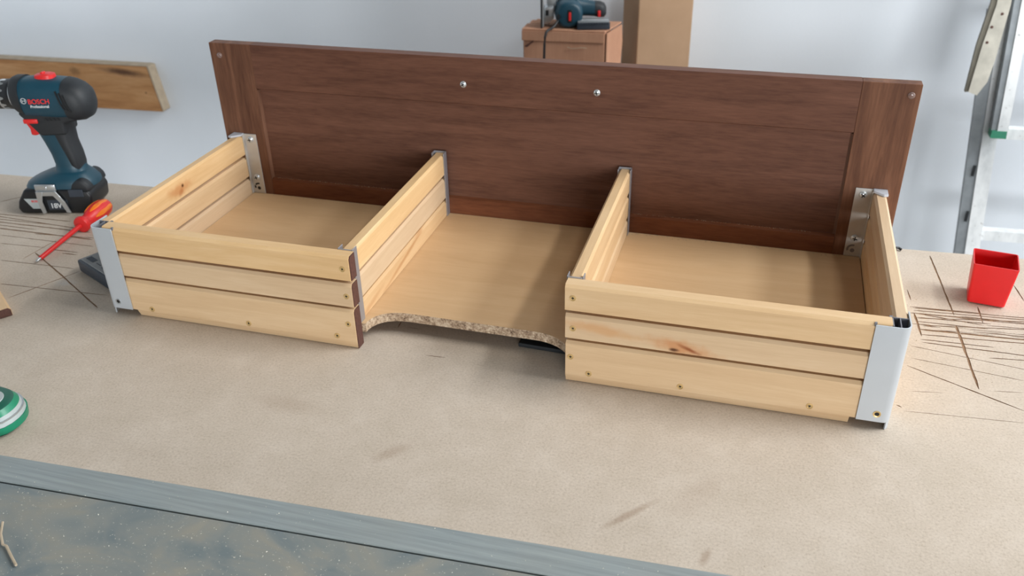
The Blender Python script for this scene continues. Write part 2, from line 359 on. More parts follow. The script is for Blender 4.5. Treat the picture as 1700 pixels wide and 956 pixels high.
for y0, y1 in ((-.93, -.89), (-.09, -.05)): b.box((-1.5, y0, -.10), (1.25, y1, -BD - .0005), .002)
for x in (-1.5, 1.21): b.box((x, -.89, -.10), (x + .04, -.09, -BD - .0005), .002)
b.build('frame', pine, bench)
for x in (-1.5, 1.19):
    for y in (-.93, -.11):
        b = MB(); b.T = RB; b.box((x, y, FZ), (x + .06, y + .06, -.1), .003); b.build('leg', pine, bench)

# grey dusty board along the front of the bench: edge strip and lower field
gb = empty('grey_board', 'long dusty grey board with a raised edge strip along the front of the bench', 'board', (0, 0, 0))
GT = .012
RG = Matrix.Translation((0, -.2672, 0)) @ Matrix.Rotation(math.atan(.0464), 4, 'Z')
b = MB(); b.T = RG; b.box((-1.1, -.0335, .0002), (1.2, 0, GT), .0012); b.build('edge_strip', grey_strip, gb)
b = MB(); b.T = RG; b.box((-1.1, -.022 - .20, .0002), (1.2, -.0350, GT - .0012), .0008); b.build('board_face', grey_dust, gb)
b = MB(); b.tube([(-.322, -.365, GT + .0012), (-.312, -.378, GT + .0014), (-.3005, -.388, GT + .0014), (-.296, -.3885, GT + .0014), (-.283, -.397, GT + .0013), (-.270, -.405, GT + .0012)], .0012, 6)
tag(b.build('wood_splinter', pine_pale), 'pale thin wood splinter on the grey board at bottom left', 'splinter')

# ------------------------------------------------------------------ THE DRAWER
drawer = empty('drawer', 'unfinished slatted birch drawer with dark walnut front panel and curved cutout on bench', 'drawer', (0, 0, 0))
D = .3415; W = .4834; TS = .0155
# --- walnut front, seen from its back side
fp = MB()
fp.box((-.4305, D + .005, .050), (.4305, D + .0175, .210), 0)
panel = fp.build('front_panel', walnut_x, drawer); panel['label'] = 'dark walnut framed drawer front with recessed field'
for z0, z1, lip in ((.2017, .271, -1), (0.0006, .0577, 1)):
    # rails with a small bevel towards the recess
    c_ = .003
    if lip < 0: prof = [(D, z0 + c_), (D + .006, z0), (D + .018, z0), (D + .018, z1), (D, z1)]
    else: prof = [(D, z0), (D + .018, z0), (D + .018, z1), (D + .006, z1), (D, z1 - c_)]
    b = MB(); b.prism(prof, -.4304, .4304, 'x'); r_ = b.build('rail', walnut_x, panel)
for s_ in (-1, 1):
    c_ = .003; xi, xo = .4306, .5
    prof = [(xo, D), (xi + .0, D), (xi - c_ * 0, D), (xi, D + .018), (xo, D + .018)]
    prof = [(s_ * xo, D), (s_ * xi, D), (s_ * xi, D + .018), (s_ * xo, D + .018)]
    b = MB(); b.prism(prof, .0006, .271, 'z', .0006, seg=1); b.build('stile', walnut_z, panel)
    b = MB(); b.prism([(s_ * .4305, D + .001), (s_ * .4275, D + .0049), (s_ * .4305, D + .0052)], .0577, .2017, 'z'); b.build('bevel_strip', walnut_z, panel)
def face_mat(p, n):
    return Matrix.Translation(p) @ Vector(n).to_track_quat('Z', 'Y').to_matrix().to_4x4()
def pan_screw(p, n, r, parent, rot=.4):
    b = MB(); T = face_mat(p, n)
    b.lathe([(r, 0), (r, r * .25), (r * .85, r * .55), (r * .5, r * .75), (r * .35, r * .76), (.0002, r * .35)], 20, T)
    o = b.build('screw', chrome, parent, 40)
    c = MB()
    for k in range(2):
        Tr = T @ Matrix.Rotation(rot + k * PI / 2, 4, 'Z'); c.box((-r * .6, -r * .12, r * .5), (r * .6, r * .12, r * .79), 0, Tr)
    c.build('screw_recess', black, parent) if parent.parent is None else None
    return o
def pozi(T, r, bm_):
    for k in range(2):
        Tr = T @ Matrix.Rotation(.5 + k * PI / 2, 4, 'Z'); bm_.box((-r * .55, -r * .13, r * .3), (r * .55, r * .13, r * .80), 0, Tr)
def screw2(p, n, r, parent, mat, rot=.4, label=None):
    """pan head with a cross slot, one mesh with two materials"""
    b = MB(); T = face_mat(p, n)
    b.lathe([(r, -.0004), (r, r * .25), (r * .86, r * .52), (r * .5, r * .72), (.0001, r * .76)], 20, T)
    n0 = len(b.bm.faces); T2 = T @ Matrix.Rotation(rot, 4, 'Z')
    for k in range(2): b.box((-r * .6, -r * .13, r * .5), (r * .6, r * .13, r * .80), 0, T2 @ Matrix.Rotation(k * PI / 2, 4, 'Z'))
    b.bm.faces.ensure_lookup_table()
    for f in b.bm.faces[n0:]: f.material_index = 1
    return b.build('screw', [mat, black], parent, 35)
def csk(p, n, r, parent):
    """countersunk brass screw: bright rim, dished head, dark cross"""
    b = MB(); T = face_mat(p, n)
    b.lathe([(r * 1.08, -.0004), (r * 1.05, .0005), (r * .86, .0006), (r * .70, -.0001), (r * .62, .0002), (r * .3, .0002), (.0001, .0002)], 20, T)
    n0 = len(b.bm.faces)
    T2 = T @ Matrix.Rotation(random.uniform(0, 1.5), 4, 'Z')
    for k in range(2): b.box((-r * .42, -r * .13, -.0002), (r * .42, r * .13, .0004), 0, T2 @ Matrix.Rotation(k * PI / 2, 4, 'Z'))
    b.bm.faces.ensure_lookup_table()
    for f in b.bm.faces[n0:]: f.material_index = 1
    return b.build('screw', [brass, black], parent, 35)
for x, z in ((-.0957, .233), (.0961, .2339)): screw2((x, D, z), (0, -1, 0), .0047, panel, chrome, random.uniform(0, 1.5))
for x, z in ((-.4879, .2525), (.4925, .2570)):
    b = MB(); b.lathe([(.0045, -.0002), (.0045, .0008), (.0036, .0018), (.0015, .0023), (.0001, .0024)], 20, face_mat((x * .993, D, z), (0, -1, 0))); b.build('bumper', clear, panel, 50)

# --- bottom board with the curved cutout
ZF, BT = .0291, .0122
x0, x1 = -(W - TS) + .001, (W - TS) - .001
curve_l = [(-.1225, .0165), (-.1222, .0215), (-.1205, .0285), (-.1170, .0350), (-.1120, .0410), (-.1050, .0455), (-.0970, .0488), (-.0890, .0504), (-.0800, .0512)]
curve_r = [(.0780, .0506), (.0900, .0503), (.0990, .0488), (.1070, .0462), (.1140, .0428), (.1200, .0385), (.1250, .0340), (.1290, .0285), (.1315, .0230), (.1325, .0165)]
poly = [(x0, .0165)] + curve_l + [(-.04, .0512), (0, .0510), (.04, .0508)] + curve_r + [(x1, .0165), (x1, D - .0004), (x0, D - .0004)]
bm = bmesh.new()
vo = [bm.verts.new((x, y, ZF)) for x, y in poly]; vl = [bm.verts.new((x, y, ZF - BT)) for x, y in poly]
bm.faces.new(vo); bm.faces.new(vl[::-1]); n = len(poly)
for i in range(n):
    f = bm.faces.new((vo[i], vl[i], vl[(i + 1) % n], vo[(i + 1) % n])); f.material_index = 1
bmesh.ops.recalc_face_normals(bm, faces=bm.faces)
b = MB(); b.bm.free(); b.bm = bm; o = b.build('bottom_board', [veneer, chip], drawer); o['label'] = 'pale veneered chipboard drawer bottom with rough curved front edge'

# --- slats: (z0, z1) rows
ROWS = [(.0968, .1295), (.0605, .0925), (.0006, .0565)]
def front_slat(xa, xb, row, mat, end_side, cut):
    z0, z1 = ROWS[row]; c1 = .0035
    if row < 2: prof = [(0.0012, z0), (0, z0 + .0012), (0, z1 - c1), (.0030, z1), (.0160, z1), (.0160, z0)]
    else: prof = [(.0012, .0006), (.0, .0125), (0, z1 - c1), (.0030, z1), (.0160, z1), (.0160, .0006)]
    b = MB(); b.prism(prof, xa, xb, 'x')
    if row == 2:                                   # notch at the corner cap
        b.bm.free(); b = MB()
        hi_ = [(0, .0108), (0, z1 - c1), (.0030, z1), (.0160, z1), (.0160, .0108)]
        lo_ = [(.0038, .0006), (0, .0107), (.0160, .0107), (.0160, .0006)]
        b.prism(hi_, xa, xb, 'x')
        if end_side > 0: b.prism(lo_, cut, xb, 'x')
        else: b.prism(lo_, xa, cut, 'x')
    sl = b.build('slat', mat, drawer)
    e = MB()                                       # dark end grain of the stained stock
    xe = xb if end_side > 0 else xa
    pr = [(.0006, z0 + .0008), (.0006, z1 - c1), (.0032, z1 - .0006), (.0155, z1 - .0006), (.0155, z0 + .0008)]
    if end_side > 0: e.prism([(p[0] * .9 + .001, p[1]) for p in pr], xe + .0001, xe + .0014, 'x'); e.build('end_grain', stain, sl)
    return sl
XF = .466
fsL = [front_slat(-XF, (-.1262, -.1268, -.1282)[r], r, birch_x, 1, -.4440) for r in range(3)]
fsR = [front_slat((.1325, .1332, .1338)[r], XF, r, (birch_x, birch_knot_x, birch_x)[r], -1, .4437) for r in range(3)]
for x, z, r in ((-.135, .1128, 0), (-.1343, .0759, 1), (-.137, .0363, 2), (-.1541, .0169, 2), (-.2777, .0155, 2), (-.4205, .0150, 2)): csk((x, 0, z), (0, -1, 0), .0035, fsL[r])
for x, z, r in ((.1414, .1136, 0), (.142, .0745, 1), (.1397, .0359, 2), (.1611, .0160, 2), (.2647, .0172, 2), (.4025, .0168, 2)): csk((x, 0, z), (0, -1, 0), .0035, fsR[r])

SROWS = [(.0955, .1275), (.0585, .0903), (.0, .0538)]
def side_slat(xa, xb, row, ya, yb, mat, bottom=.0008):
    z0, z1 = SROWS[row]; z0 = bottom if row == 2 else z0; c1 = .0030
    prof = [(xa + c1 * .4, z0), (xa, z0 + c1 * .4), (xa, z1 - c1), (xa + c1, z1), (xb - c1, z1), (xb, z1 - c1), (xb, z0 + c1 * .4), (xb - c1 * .4, z0)]
    b = MB(); b.prism(prof, ya, yb, 'y'); return b.build('slat', mat, drawer)
for r in range(3):
    side_slat(-W, -W + TS, r, .0195, D - .0003, (birch_knot_y, birch_y, birch_y)[r])
    side_slat(W - TS, W, r, .0195, D - .0003, birch_y)
    side_slat(-.1455, -.1290, r, .0190, D - .0020, (birch_y, birch_y, birch_streak_y)[r], ZF + .0002)
    side_slat(.1320, .1480, r, .0190, D - .0020, birch_y, ZF + .0002)
# --- aluminium channels holding the dividers at both ends
def channel(xa, xb, y, dirn, z0, z1):
    b = MB(); th = .0010
    ya, yb = (y, y + .012) if dirn > 0 else (y - .012, y)
    wy = (y, y + th) if dirn > 0 else (y - th, y)
    b.box((xa - th, wy[0], z0), (xb + th, wy[1], z1), .0002, seg=1)
    b.box((xa - th - .0001, ya, z0), (xa - .0001, yb, z1), .0002, seg=1); b.box((xb + .0001, ya, z0), (xb + th + .0001, yb, z1), .0002, seg=1)
    return b.build('channel', alu_edge, drawer)
channel(-.1457, -.1288, .0163, 1, ZF + .0002, .1305); channel(-.1457, -.1288, D - .0004, -1, ZF + .0002, .1300)
channel(.1318, .1482, .0163, 1, ZF + .0002, .1310); channel(.1318, .1482, D - .0004, -1, ZF + .0002, .1300)
for s_ in (-1, 1):                                  # straps closing the dividers' backs between the slats
    b = MB(); x_ = -.1372 if s_ < 0 else .1400
    b.box((x_ - .006, .0175, .030), (x_ + .006, .0188, .125), 0); b.build('channel_web', dull_cavity, drawer)
# --- corner caps, extruded profile with rounded outer corner
def corner_cap(s_):
    cap = MB(); R_ = .009; th = .0014; zb, zt = .0108, .1285
    Wc = W + .0008; yo = -.0022
    out = [(.4500, yo)] + [(Wc - R_ + R_ * math.sin(a), yo + R_ - R_ * math.cos(a)) for a in [i * PI / 2 / 8 for i in range(9)]] + [(Wc, .0335)]
    inn = [(Wc - th, .0335)] + [(Wc - R_ + (R_ - th) * math.sin(a), yo + R_ - (R_ - th) * math.cos(a)) for a in [i * PI / 2 / 8 for i in range(8, -1, -1)]] + [(.4500, yo + th)]
    pl = [(s_ * x, y) for x, y in out + inn]
    cap.prism(pl, zb, zt, 'z')
    side = [(Wc - th, .0335), (Wc, .0335), (Wc, .0075), (Wc - .0010, .0035), (Wc - .0035, .0008), (Wc - .0045, .0018), (Wc - th - .0008, .0055)]
    cap.prism([(s_ * x, y) for x, y in side], 0.0004, zb, 'z')
    o = cap.build('corner_cap', alu, drawer, 35); o['label'] = 'satin aluminium corner cover'
    i = MB()
    for p in ([(.4665, .0166), (.4665, .0006), (.4675, .0006), (.4675, .0166)], [(.4675, .0180), (.4820, .0180), (.4820, .0190), (.4675, .0190)],
              [(.4640, .0180), (.4672, .0180), (.4672, .0215), (.4640, .0215)], [(.4735, .0000), (.4745, .0000), (.4745, .0180), (.4735, .0180)]):
        i.prism([(s_ * x, y) for x, y in p], .012, .1282, 'z')
    i.box((s_ * .4500 - .0012, -.0008 + .0008, .126), (s_ * .4500 + .0012, .0022, .1300), 0)
    i.build('inner_web', dull_cavity, o)
    h = MB(); T = face_mat((s_ * .4695, yo, .0210), (0, -1, 0))
    h.lathe([(.0042, -.0002), (.0040, .0006), (.0030, .0004), (.0024, .00015)], 20, T, caps=False); h.build('eyelet', brass if s_ > 0 else silver, o, 40)
    h = MB(); h.lathe([(.0027, .0001), (.0001, .00012)], 16, T); h.build('screw_hole', black, o)
corner_cap(-1); corner_cap(1)
# --- steel angle plates and plastic tops at the front panel
for s_ in (-1, 1):
    b = MB(); xi, xo = (.4455, .4678)
    b.box((min(s_ * xi, s_ * xo), D - .0020, ZF + .0004), (max(s_ * xi, s_ * xo), D - .0004, .1300), .0004, seg=1)
    b.box((min(s_ * .4664, s_ * .4678), D - .006, ZF + .0004), (max(s_ * .4664, s_ * .4678), D - .0005, .1290), .0002, seg=1)
    br = b.build('bracket', steel, drawer); br['label'] = 'steel bracket plate'
    for z in (.1213, .0575): screw2((s_ * .4558, D - .0020, z), (0, -1, 0), .0050, br, chrome, random.uniform(0, 1.5))
    h = MB(); T = face_mat((s_ * .4555, D - .0020, .0385), (0, -1, 0))
    h.lathe([(.0030, .0001), (.0001, .00012)], 16, T)
    for k in range(9):
        a0, a1 = RAD(205 - 26 * k / 9 * 5), RAD(205 - 26 * (k + 1) / 9 * 5); cx_, cz_, ra = s_ * .4555, .0405, .0065
        if 3 <= k <= 3 and s_ < 0: continue
        p = [(cx_ + r_ * math.cos(a), cz_ + r_ * .9 * math.sin(a)) for r_, a in ((ra - .0014, a0), (ra + .0014, a0), (ra + .0014, a1), (ra - .0014, a1))]
        h.prism(p, D - .00225, D - .0020, 'y')
    h.build('slot', dull_cavity if s_ > 0 else black, br)
    b = MB(); q = [(.4672, D - .0005), (.4845, D - .0005), (.4845, D - .0180), (.4790, D - .0190), (.4672, D - .0085)]
    b.prism([(s_ * x, y) for x, y in q], .1277, .1308, 'z', .0005, seg=1); b.build('bracket_cover', cap_pl, drawer)

# ------------------------------------------------------------------ sawdust (nobody could count it)
bm = None; rs = random.Random(11)
def crumb(x, y, z, s):
    vs_ = [bm.verts.new((x + rs.uniform(-s, s), y + rs.uniform(-s, s), z + k * s)) for k in (0, 0, 0, 1.1)]
    for f in ((0, 1, 2), (0, 1, 3), (1, 2, 3), (2, 0, 3)): bm.faces.new([vs_[i] for i in f])
def dust(label, mat):
    me = bpy.data.meshes.new('sawdust'); bm.to_mesh(me); bm.free(); me.materials.append(mat)
    tag(link(bpy.data.objects.new('sawdust', me)), label, 'sawdust', kind='stuff')
for xa, xb, n_, lab in ((.155, .44, 420, 'pale sawdust crumbs on the right compartment floor along the walnut panel'), (-.12, .125, 120, 'fine sawdust crumbs on the middle compartment floor along the walnut panel'), (-.43, -.155, 170, 'fine sawdust crumbs on the left compartment floor along the walnut panel')):
    bm = bmesh.new()
    for i in range(n_): crumb(rs.uniform(xa, xb), D - .0014 - abs(rs.gauss(0, .004)), ZF + .0002, rs.uniform(.0003, .0008))
    dust(lab, pine_pale)
for xa, xb, lab in ((-.42, -.2, 'sawdust crumbs on the walnut ledge of the left compartment'), (.155, .40, 'sawdust crumbs on the walnut ledge of the right compartment')):
    bm = bmesh.new()
    for i in range(190): crumb(rs.uniform(xa, xb), D + rs.uniform(.0008, .0042), .0579, rs.uniform(.0003, .0007))
    dust(lab, pine_pale)
bm = bmesh.new()
for i in range(330):
    x = rs.uniform(-.5, .35); y = RG @ Vector((x, rs.uniform(-.13, -.002), 0)); crumb(y.x, y.y, GT + .0002, rs.uniform(.0003, .0008))
me = bpy.data.meshes.new('sawdust'); bm.to_mesh(me); bm.free(); me.materials.append(plain('pale_dust', srgb(225, 220, 205), .9))
tag(link(bpy.data.objects.new('sawdust', me)), 'white dust specks scattered over the grey board at the bottom', 'sawdust', kind='stuff')
bm = bmesh.new()
for i in range(150): crumb(rs.uniform(-.9, -.5), rs.uniform(-.05, .3), .0002, rs.uniform(.0004, .0012))
for i in range(160): crumb(rs.uniform(.52, .75), rs.uniform(.10, .30), .0002, rs.uniform(.0004, .0012))
for i in range(200): crumb(rs.uniform(-.3, .6), rs.uniform(-.25, -.01), .0002, rs.uniform(.0002, .0006))
me = bpy.data.meshes.new('sawdust'); bm.to_mesh(me); bm.free(); me.materials.append(plain('pale_dust2', srgb(205, 190, 168), .9))
tag(link(bpy.data.objects.new('sawdust', me)), 'loose wood crumbs scattered over the beige worktop', 'sawdust', kind='stuff')

# ------------------------------------------------------------------ lettering
def text(body, size, T, mat, parent, name='lettering', ext=.0002, sx=1.0, bold=0.0):
    cu = bpy.data.curves.new('t', 'FONT'); cu.body = body; cu.size = size; cu.extrude = ext; cu.offset = bold
    to = bpy.data.objects.new('t', cu); C.objects.link(to); bpy.context.view_layer.update()
    me = bpy.data.meshes.new_from_object(to.evaluated_get(bpy.context.evaluated_depsgraph_get()))
    bpy.data.objects.remove(to); me.transform(T @ Matrix.Diagonal((sx, 1, 1, 1))); me.name = name
    me.materials.clear(); me.materials.append(mat); return link(bpy.data.objects.new(name, me), parent)

# ------------------------------------------------------------------ CORDLESS DRILL (frame: x = along barrel to the rear, -y = towards camera)
a15 = RAD(15)
DT = Matrix.Translation((-.780, .278, 0)) @ Matrix.Rotation(a15, 4, 'Z')
drill = empty('cordless_drill', 'dark teal and black cordless drill with red trigger standing on its battery', 'drill', (-.780, .278, 0))
drill.rotation_euler.z = a15
X, Y, Z = (1, 0, 0), (0, 1, 0), (0, 0, 1)
def hx(secs): return [((x, 0, z), Y, Z, ry, rz, p) for x, z, ry, rz, p in secs]
b = MB(); b.loft(hx([(-.020, .1885, .0285, .0310, 2.6), (.000, .1885, .0300, .0318, 2.6), (.030, .1870, .0305, .0318, 2.7), (.048, .1858, .0300, .0310, 2.7)])); b.build('motor_housing', teal, drill, 50)
b = MB(); b.loft(hx([(.0475, .1850, .0305, .0322, 2.8), (.058, .1830, .0305, .0315, 2.7), (.068, .1812, .0290, .0290, 2.5), (.0765, .1800, .0240, .0235, 2.3), (.0815, .1795, .0150, .0145, 2.1), (.0830, .1795, .004, .004, 2)])); b.build('rear_cover', blackr, drill, 50)
b = MB(); b.loft(hx([(-.0350, .1930, .0255, .0275, 2.3), (-.0300, .1925, .0285, .0300, 2.4), (-.0190, .1900, .0300, .0318, 2.6)])); b.build('gear_case', blackr, drill, 50)
b = MB(); b.prism([(-.034, .168), (-.026, .158), (-.018, .147), (-.006, .130), (.036, .131), (.037, .150), (.056, .1535), (.070, .163), (.076, .172), (.050, .170), (-.02, .172)], -.0225, .0225, 'y', .006, seg=3); b.build('underbody', blackr, drill, 45)
# chuck
b = MB(); T = Matrix.Translation((-.0350, 0, .1930)) @ Matrix.Rotation(-PI / 2, 4, 'Y')
b.lathe([(.0235, 0), (.0235, .010), (.0228, .0115), (.0228, .028), (.0222, .040), (.0185, .052), (.0110, .058), (.0050, .0585), (.0001, .056)], 40, T); ch = b.build('chuck', blackp, drill, 35)
b = MB(); b.lathe([(.0237, .0005), (.0239, .0010), (.0239, .0020), (.0237, .0025)], 40, T); b.build('chuck_ring', silver, ch, 35)
b = MB(); b.lathe([(.0231, .0175), (.0233, .0180), (.0233, .0200), (.0231, .0205)], 40, T)
for k in range(12):
    Tk = T @ Matrix.Rotation(2 * PI * k / 12, 4, 'Z'); b.prism([(-.0034, .0180), (.0034, .0180), (.0012, .0115), (-.0012, .0115)], .0226, .0234, 'y', T=Tk)
b.build('chuck_teeth', silver, ch)
# handle: sections down the tilted grip
b = MB(); b.loft([((.0080, 0, .150), X, Y, .0300, .0190, 2.6), ((.0095, 0, .135), X, Y, .0275, .0185, 2.6), ((.0120, 0, .115), X, Y, .0240, .0175, 2.5), ((.0160, 0, .095), X, Y, .0230, .0170, 2.5), ((.0175, 0, .078), X, Y, .0225, .0170, 2.5), ((.0170, 0, .066), X, Y, .0255, .0200, 2.5), ((.0140, 0, .060), X, Y, .0320, .0250, 2.5)]); hd = b.build('handle', teal, drill, 55)
b = MB(); b.loft([((.0200, 0, .150), X, Y, .0190, .0198, 2.6), ((.0215, 0, .135), X, Y, .0168, .0194, 2.6), ((.0240, 0, .115), X, Y, .0132, .0184, 2.5), ((.0285, 0, .095), X, Y, .0116, .0178, 2.5), ((.0310, 0, .078), X, Y, .0100, .0172, 2.4), ((.0330, 0, .070), X, Y, .0070, .0150, 2.2)]); b.build('grip', blackr, hd, 55)
b = MB(); b.prism([(-.0345, .152), (-.016, .152), (-.012, .130), (-.0215, .1265), (-.0280, .128), (-.0275, .138), (-.0315, .147)], -.0095, .0095, 'y', .002); b.build('trigger', redp, drill, 45)
b = MB(); b.box((-.026, -.0245, .1515), (-.003, -.0205, .1590), .0018); b.build('direction_switch', redp, drill, 45)
b = MB(); b.loft([((.016, 0, .2150), X, Y, .0160, .0120, 3), ((.017, 0, .2235), X, Y, .0145, .0110, 3), ((.018, 0, .2250), X, Y, .0080, .0090, 3)]); b.box((.012, -.004, .2235), (.017, .004, .2275), .001); b.build('gear_selector', redp, drill, 45)
for k in range(3):                                  # vent slots on the side
    b = MB(); xx = .0405 + k * .0050
    b.prism([(xx, .205 - k * .003), (xx + .0022, .205 - k * .003), (xx + .006, .185 - k * .003), (xx + .0095, .176 - k * .002), (xx + .0073, .176 - k * .002), (xx + .0035, .185 - k * .003)], -.0312, -.0295, 'y'); b.build('vent', blackp, drill)
for k in range(4):
    b = MB(); xx = .008 + k * .0065; b.prism([(xx, .1605), (xx + .003, .1605), (xx + .006, .1560), (xx + .003, .1560)], -.0232, -.0215, 'y'); b.build('vent', blackp, drill)
FN = Matrix.Rotation(PI / 2, 4, 'X')                # text faces -y
text('BOSCH', .0106, Matrix.Translation((-.0045, -.0312, .1860)) @ FN, red_print, drill, sx=.98, bold=.00015)
text('Professional', .0062, Matrix.Translation((-.0030, -.0305, .1795)) @ FN, whitep, drill, sx=.98, bold=.0001)
b = MB(); Te = face_mat((-.0115, -.0300, .1905), (0, -1, 0))
b.lathe([(.0046, 0), (.0046, .0004), (.0039, .0004), (.0039, 0)], 28, Te, caps=False)
b.box((-.0024, -.0019, .0), (-.0017, .0019, .0004), 0, Te); b.box((.0017, -.0019, 0), (.0024, .0019, .0004), 0, Te); b.box((-.0022, -.0003, 0), (.0022, .0003, .0004), 0, Te)
b.build('emblem', whitep, drill)
# foot and battery
b = MB(); b.loft([((-.0020, 0, .0430), X, Y, .0590, .0330, 3), ((.0000, 0, .0500), X, Y, .0560, .0325, 3), ((.0040, 0, .0560), X, Y, .0480, .0305, 2.8), ((.0090, 0, .0620), X, Y, .0380, .0270, 2.6), ((.0135, 0, .0665), X, Y, .0290, .0230, 2.5)]); b.build('foot', teal, drill, 50)
b = MB(); b.prism([(.018, .040), (.048, .036), (.055, .040), (.052, .050), (.046, .057), (.038, .060), (.026, .052)], -.0325, .0325, 'y', .004); b.build('foot_rear', blackr, drill, 45)
b = MB(); b.prism([(-.0700, .0010), (.0420, .0010), (.0510, .0100), (.0540, .0300), (.0500, .0400), (.022, .0430), (-.0560, .0430), (-.0700, .0230), (-.0745, .0100)], -.0330, .0330, 'y', .004, seg=3); bt = b.build('battery_pack', blackp, drill, 45)
b = MB(); b.box((.018, -.0345, .030), (.042, -.0325, .043), .001); b.build('battery_latch', dgrey, drill)
b = MB(); b.prism([(-.0590, .0275), (-.0300, .0275), (-.0320, .0170), (-.0340, .0100), (-.0480, .0100), (-.0520, .0160)], -.0336, -.0328, 'y'); b.build('label_plate', greyp, bt)
text('BOSCH', .0052, Matrix.Translation((-.0475, -.0338, .0215)) @ FN, red_print, bt, bold=.0001)
b = MB(); b.box((-.0215, -.0336, .0080), (.0120, -.0328, .0250), 0); b.build('label_plate', dgrey, bt)
text('18V', .0118, Matrix.Translation((-.0180, -.0338, .0110)) @ FN, whitep, bt, bold=.0003)
# belt clip
b = MB(); b.box((-.0340, -.0365, .0415), (.0000, -.0335, .0530), .0012)
b.prism([(-.0330, .0420), (-.0215, .0420), (-.0265, .0240), (-.0245, .0045), (-.0310, .0030), (-.0340, .0230)], -.0395, -.0370, 'y', .0005, seg=1)
b.prism([(-.0120, .0420), (.0000, .0420), (.0105, .0240), (.0165, .0040), (.0095, .0045), (.0030, .0220), (-.0055, .0340)], -.0395, -.0370, 'y', .0005, seg=1)
b.box((-.0335, -.0385, .0340), (.0005, -.0360, .0420), .0008); b.lathe([(.003, 0), (.0025, .0015), (.0001, .0018)], 14, face_mat((-.0165, -.0365, .0475), (0, -1, 0)))
b.build('belt_clip', silver, drill, 40)

# ------------------------------------------------------------------ insulated screwdriver
P1, P2, P3 = Vector((-.6885, .0960, .0040)), Vector((-.6925, .1950, .0125)), Vector((-.6950, .2610, .0178))
sd = empty('insulated_screwdriver', 'red and orange insulated screwdriver lying in front of the drill', 'screwdriver', (-.69, .1, 0))
def rel(o, par):
    o.matrix_parent_inverse = Matrix.Translation(par.location).inverted(); return o
dirv = (P2 - P1).normalized(); T = Matrix.Translation(P1) @ dirv.to_track_quat('Z', 'Y').to_matrix().to_4x4(); Ls = (P2 - P1).length
b = MB(); b.lathe([(.0008, -.006), (.0022, -.003), (.0022, .004)], 12, T); rel(b.build('tip', silver, sd, 40), sd)
b = MB(); b.lathe([(.0030, .003), (.0034, .004), (.0038, Ls - .004), (.0038, Ls)], 16, T); rel(b.build('shaft', redp, sd, 40), sd)
b = MB(); T2 = Matrix.Translation(P2) @ (P3 - P2).to_track_quat('Z', 'Y').to_matrix().to_4x4(); k = .011
b.lathe([(.0070, -.002), (.0125, .000), (.0135, .004), (.0120, .008), (.0095, .012), (.0098, .018), (.0125, .026), (.0145, .038), (.0145, .050), (.0130, .060), (.0105, .067), (.0060, .070), (.0001, .0705)], 24, T2); hh = rel(b.build('handle', redp, sd, 50), sd)
for q in range(6):
    b = MB(); Tq = T2 @ Matrix.Rotation(q * PI / 3 + .3, 4, 'Z')
    pr = [(.024, .0122), (.030, .0140), (.038, .0153), (.050, .0153), (.060, .0136), (.066, .0112)]
    hw = [.0012, .0034, .0046, .0038, .0046, .0030]
    rings_ = [[(-w_, r_ - .002, z_), (-w_ * .6, r_ + .0000, z_), (w_ * .6, r_ + .0000, z_), (w_, r_ - .002, z_)] for (z_, r_), w_ in zip(pr, hw)]
    b.rings(rings_, True, Tq); b.build('grip_inlay', orangep, hh, 50)

# ------------------------------------------------------------------ flat tester behind the left corner
mt = empty('pocket_tester', 'flat dark grey tester with pale face lying behind the left drawer corner', 'meter', (-.6076, .0847, 0))
mt.rotation_euler.z = RAD(-25)
b = MB(); b.box((0, 0, .0008), (.098, .056, .0200), .003); b.build('case', dgrey, mt, 40)
b = MB(); b.box((.004, .004, .0195), (.094, .052, .0212), .001); fpz = b.build('face_plate', mgrey, mt)
for k, (xa, ya, wx, wy) in enumerate([(.010, .040, .022, .0012), (.010, .034, .030, .0012), (.012, .028, .018, .0016), (.010, .010, .020, .008), (.036, .012, .012, .0012), (.036, .018, .014, .0012), (.036, .024, .010, .0012), (.055, .01, .03, .035)]):
    b = MB(); b.box((xa, ya, .0211), (xa + wx, ya + wy, .02145), 0); b.build('printed_mark', dgrey, fpz)

# ------------------------------------------------------------------ slat off-cut at the left edge
sl = empty('slat_offcut', 'pale wooden slat with dark stained end at the left edge of the bench', 'slat', (-.6125, -.0395, 0))
sl.rotation_euler.z = RAD(145)
b = MB(); b.prism([(0, .0005), (0, .0095), (.003, .0125), (.040, .0125), (.040, .0005)], .0015, .30, 'x'); b.build('slat_body', birch_x, sl)
b = MB(); b.prism([(.0006, .0008), (.0006, .0093), (.0034, .0121), (.0396, .0121), (.0396, .0008)], 0, .0014, 'x'); b.build('end_grain', stain, sl)

